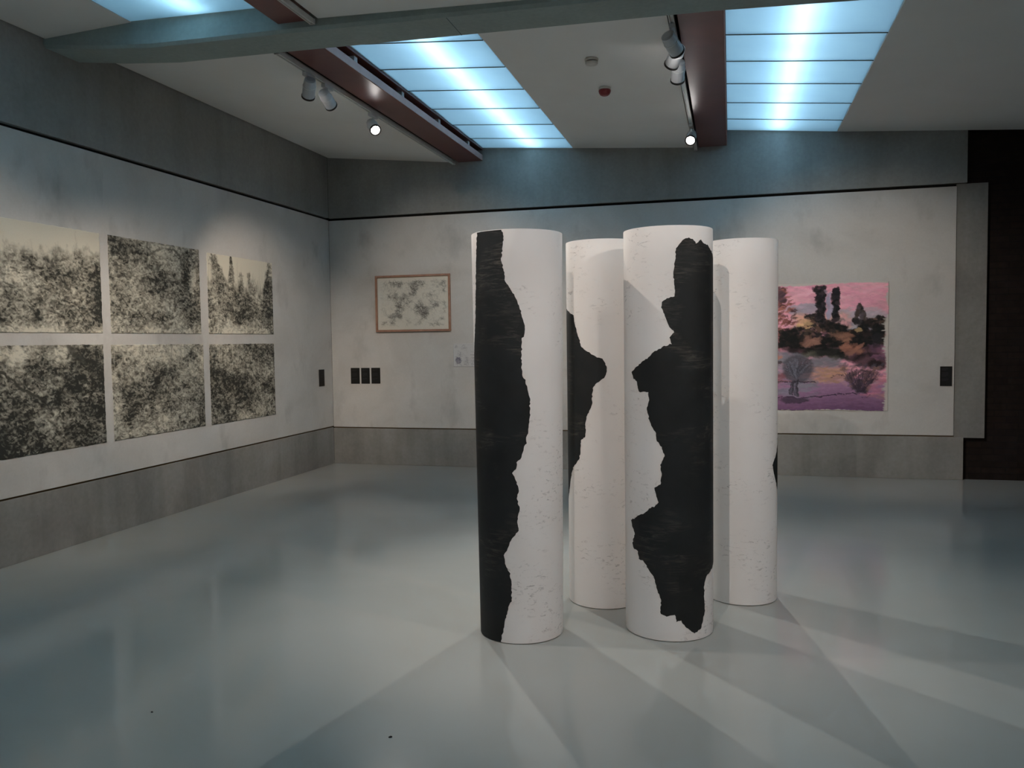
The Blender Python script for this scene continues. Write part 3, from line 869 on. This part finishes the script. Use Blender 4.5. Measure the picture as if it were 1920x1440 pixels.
    # two cypresses with pale sky between
    for (xa, xb, ya, yb) in ((434, 530, 172, 490), (584, 652, 186, 480)):
        for k in range(110):
            y = rg.uniform(ya, yb)
            B(rg.uniform(xa + 14, xb - 14), y, 15, 17, [black, dark, c(58, 50, 54), c(36, 34, 38)][rg.integers(4)], 0.9, rg.normal(0, .6), 0.4)
    strokes(24, 545, 578, 240, 450, [c(150, 142, 160), c(140, 136, 156)], 12, 22, 0.9)
    B(525, 210, 14, 20, c(120, 108, 118), .8)
    strokes(16, 425, 470, 170, 210, [dark, c(90, 60, 72)], 16, 10, 0.8)
    # pointed bushes at the right
    for k in range(60):
        y = rg.uniform(350, 500)
        half = 12 + 46 * (y - 350) / 150
        B(832 + rg.uniform(-1, 1) * half, y, 14, 16, [black, dark, c(80, 74, 78), c(66, 58, 56)][rg.integers(4)], 0.85, 0, 0.4)
    B(995, 575, 50, 56, black, .95); B(985, 640, 46, 40, dark, .7); B(975, 690, 30, 40, dark, .6)
    strokes(14, 660, 790, 440, 520, [c(200, 150, 155), c(70, 66, 68)], 20, 14, .7)
    # round tree front left, with fine branch lines
    B(280, 920, 132, 118, c(74, 74, 82), .85, 0, .2)
    for k in range(110):
        a = rg.uniform(math.pi * 1.0, math.pi * 2.0) + rg.normal(0, .3)
        r0_, r1_ = 20, rg.uniform(60, 128)
        x0, y0 = 262, 1010
        line(A, [(px(x0), py(y0)), (px(280 + math.cos(a) * r1_), py(925 + math.sin(a) * r1_ * .9))], 0.45, [c(46, 46, 52), c(110, 112, 126), c(60, 60, 68)][rg.integers(3)], 0.35)
    for k in range(24):
        x = rg.uniform(218, 292)
        line(A, [(px(x), py(1030)), (px(x + rg.normal(0, 8)), py(1170))], 0.6, [c(44, 42, 50), c(80, 78, 90)][rg.integers(2)], 0.6)
    B(250, 1215, 110, 24, c(52, 46, 58), .8)
    line(A, [(px(-200), py(1180)), (px(150), py(1192)), (px(420), py(1184)), (px(620), py(1160)), (px(800), py(1152))], 0.8, c(60, 48, 66), 0.8)
    line(A, [(px(90), py(1044)), (px(430), py(1046))], 0.9, c(50, 46, 56), 0.7)
    # upturned tree front right
    for k in range(150):
        y = rg.uniform(880, 1130)
        half = 165 * (1 - ((y - 880) / 280) ** 1.2) + 26
        B(850 + rg.uniform(-1, 1) * half, y, 24, 9, [c(66, 60, 70), c(52, 48, 54), c(104, 84, 92), c(84, 76, 88), c(120, 92, 84)][rg.integers(5)], 0.55, -0.5 + rg.normal(0, .4), .5)
    for k in range(60):
        x = rg.uniform(-1, 1)
        line(A, [(px(842 + 30 * x), py(1130)), (px(850 + 170 * x), py(930 + 40 * x * x))], 0.45, c(52, 44, 56), 0.4)
    line(A, [(px(830), py(1180)), (px(900), py(1190)), (px(930), py(1160)), (px(860), py(1140))], 0.5, c(70, 52, 76), 0.7)
    line(A, [(px(575), py(1000)), (px(640), py(980)), (px(690), py(985))], 0.5, c(70, 60, 72), 0.7)
    # bare ragged margin
    paper = np.array((0.60, 0.57, 0.53))
    A = warp(A, 3.2, 12, 71)
    A = warp(A, 1.6, 5, 75)
    A *= (0.86 + 0.28 * vnoise(W_, H_, 7, 2.5, 77, 3))[..., None]
    wob = vnoise(240, 2, 30, 2, 79, 3)[0]
    for k_, y in enumerate(np.linspace(138, 1312, 240)):
        e_ = 1066 + 50 * (wob[k_] - 0.5) + rg.normal(0, 4) - (26 if rg.random() < .06 else 0)
        if y > 1150: e_ -= (y - 1150) * 0.12
        B(e_ + 60, y, 56, 5, paper, .9, 0, .2)
    for x in np.linspace(-200, 1090, 170):
        B(x, 138 + 8 * math.sin(x / 170.0) + rg.normal(2, 2), 14, 9, paper, .8, 0, .4)
        B(x, 1316 + 5 * math.sin(x / 130.0) + rg.normal(0, 3), 14, 10, paper, .8, 0, .4)
    return A
pl = sheet('landscape_painting', paint_landscape(), (5.29, -0.0006, 2.203), (6.815 - 5.29, 0, 0), (0, 0, 0.756 - 2.203), (0, -1, 0), 'print', rag=0.003)
setp(pl, 'unframed pink and violet landscape painting with dark trees on the back wall', 'painting')

def scribble(seed, W_, H_, n, paper, ink, spread):
    rg = np.random.default_rng(seed)
    A = np.zeros((H_, W_, 3)); A[:] = paper
    m = vnoise(W_, H_, W_ / 9, H_ / 7, seed + 1, 3)
    lo, hi = np.quantile(m, 0.35), np.quantile(m, 0.97)
    for k in range(n):
        x, y = rg.uniform(0.05, 0.95) * W_, rg.uniform(0.08, 0.92) * H_
        d = np.clip((m[int(y), int(x)] - lo) / (hi - lo), 0, 1)
        if rg.random() > 0.10 + d:
            continue
        a = rg.normal(0.4, 0.9)
        L = rg.uniform(1.5, 5)
        line(A, [(x - L * math.cos(a), y - L * math.sin(a)), (x + L * math.cos(a), y + L * math.sin(a))], 0.45, ink, (0.08 + 0.26 * d) * spread)
    return A
# framed drawing
fx0, fx1, fz0, fz1 = 0.652, 1.678, 1.735, 2.462
fr = setp(empty('framed_drawing', ((fx0 + fx1) / 2, -0.015, fz0)), 'framed grey scribble drawing in a thin reddish wood frame', 'picture')
w = 0.026; d = 0.03
for nm, q in (('frame_rail', ((fx0, fz1), (fx1, fz1), (fx1 - w, fz1 - w), (fx0 + w, fz1 - w))), ('frame_rail', ((fx0, fz0), (fx0 + w, fz0 + w), (fx1 - w, fz0 + w), (fx1, fz0))),
              ('frame_stile', ((fx0, fz0), (fx0, fz1), (fx0 + w, fz1 - w), (fx0 + w, fz0 + w))), ('frame_stile', ((fx1, fz0), (fx1 - w, fz0 + w), (fx1 - w, fz1 - w), (fx1, fz1)))):
    MB().prism_y(list(q), -d, -0.0006).mk(nm, 'wood', fr, bevel=0.002)
sheet('drawing_sheet', scribble(3, 150, 104, 5200, (0.64, 0.62, 0.55), np.array((0.10, 0.10, 0.095)), 1.0), (fx0 + w, -0.003, fz1 - w), (fx1 - fx0 - 2 * w, 0, 0), (0, 0, fz0 - fz1 + 2 * w), (0, -1, 0), 'print', fr, lift=0.009)
# small unframed sketch half behind the left column
sk = scribble(23, 76, 54, 500, (0.56, 0.555, 0.55), np.array((0.16, 0.15, 0.19)), 0.8)
for k in range(60):
    a = RNG.random() * 6.3
    line(sk, [(12 + RNG.normal(0, 4), 38 + RNG.normal(0, 6)), (12 + 7 * math.cos(a), 38 + 7 * math.sin(a))], 0.4, (0.13, 0.12, 0.17), 0.4)
line(sk, [(0, 53), (75, 53)], 0.5, (0.25, 0.24, 0.25), 0.6); line(sk, [(40, 26), (56, 27)], 0.5, (0.2, 0.2, 0.22), 0.7)
o = sheet('pencil_sketch', sk, (1.70, -0.0006, 1.574), (0.43, 0, 0), (0, 0, 1.277 - 1.574), (0, -1, 0), 'print', lift=0.003)
setp(o, 'small unframed pencil sketch on paper below right of the framed drawing', 'drawing')

# black caption cards
def plaque(x0, x1, z0, z1, label, seed, left=False, group='black caption cards'):
    t = 0.006
    rg = random.Random(seed)
    T = (lambda a, dpt, z: (dpt, a, z)) if left else (lambda a, dpt, z: (a, -dpt, z))
    cx = (x0 + x1) / 2
    e = setp(empty('caption_card', T(cx, 0.0, z0)), label, 'caption', group)
    a, b = T(x0, 0.0006, z0), T(x1, t, z1)
    lo = [min(p, q) for p, q in zip(a, b)]; hi = [max(p, q) for p, q in zip(a, b)]
    MB().box(lo[0], hi[0], lo[1], hi[1], lo[2], hi[2]).mk('card', 'plaque', e, bevel=0.0015)
    # lines of lettering too small to read
    z = z1 - 0.022
    blocks = [(0.007, 2), (0.004, 5), (0.004, 3)]
    for hgt, n in blocks:
        for k in range(n):
            full = 0.75 if k < n - 1 else rg.uniform(0.25, 0.6)
            xa = x0 + 0.016; xb = xa + (x1 - x0 - 0.03) * full
            a, b = T(xa, t + 0.0002, z - hgt), T(xb, t + 0.0007, z)
            lo = [min(p, q) for p, q in zip(a, b)]; hi = [max(p, q) for p, q in zip(a, b)]
            MB().box(lo[0], hi[0], lo[1], hi[1], lo[2], hi[2]).mk('text_line', 'type', e)
            z -= hgt + 0.006
        z -= 0.018
plaque(-0.375, -0.232, 1.046, 1.262, 'black caption card on the left wall beside the corner', 1, True)
plaque(0.270, 0.395, 1.062, 1.270, 'black caption card nearest the corner of the row of three', 2)
plaque(0.419, 0.539, 1.063, 1.270, 'middle black caption card of the row of three', 3)
plaque(0.563, 0.688, 1.064, 1.271, 'rightmost black caption card of the row of three', 4)
plaque(7.342, 7.462, 1.036, 1.252, 'lone black caption card at the right end of the plaster panel', 5)

# ------------------------------------------------------------------ smoke detector and alarm on the ceiling
def ceil_z(x):
    return 3.914 + (3.818 - 3.914) * (x - 3.275) / (4.69 - 3.275)
x, y = 4.03, -3.25
z = ceil_z(x) - 0.004
dt = setp(empty('smoke_detector', (x, y, z - 0.06)), 'round white smoke detector on the ceiling between the light strips', 'smoke detector')
Mx = Matrix.Translation((x, y, z)) @ Matrix.Rotation(math.pi, 4, 'X')
MB().lathe([(0.055, 0), (0.055, 0.012), (0.05, 0.016)], Mx, 28).mk('base', 'white', dt)
MB().lathe([(0.040, 0.0161), (0.040, 0.024)], Mx, 28).mk('vent_slot', 'rim', dt)
MB().lathe([(0.050, 0.0241), (0.052, 0.034), (0.046, 0.044), (0.03, 0.048)], Mx, 28).mk('cover', 'white', dt)
x, y = 4.02, -2.46
z = ceil_z(x) - 0.004
al = setp(empty('fire_alarm', (x, y, z - 0.07)), 'dark red dome shaped fire alarm on the ceiling', 'alarm')
Mx = Matrix.Translation((x, y, z)) @ Matrix.Rotation(math.pi, 4, 'X')
MB().lathe([(0.052, 0), (0.055, 0.006), (0.055, 0.018), (0.05, 0.02)], Mx, 28).mk('base', 'white', al)
MB().lathe([(0.052, 0.0201), (0.056, 0.028), (0.052, 0.046), (0.042, 0.062), (0.03, 0.07), (0.015, 0.072)], Mx, 28).mk('dome', 'alarm', al, smooth=False)

# ------------------------------------------------------------------ two crumbs of dirt on the floor
for (cx, cy, a, k, lab) in ((3.782, -6.956, 0.7, 1.0, 'dark oblong crumb on the floor in front of the columns'), (2.672, -6.982, 0.2, 0.7, 'tiny dark crumb on the floor near the bottom left')):
    rr = random.Random(int(cx * 100))
    m = Matrix.Translation((cx, cy, 0.0)) @ Matrix.Rotation(a, 4, 'Z') @ Matrix.Diagonal((k, k * 0.55, k, 1))
    prof = [(0.0065, 0.0002), (0.008, 0.0025), (0.0062, 0.0055), (0.0025, 0.0072)]
    mb = MB().lathe(prof, m, 9)
    mb.v = [(x + rr.gauss(0, 0.0007), y + rr.gauss(0, 0.0007), z) for x, y, z in mb.v]
    setp(mb.mk('dirt_crumb', 'rim'), lab, 'debris', 'crumbs on the floor')
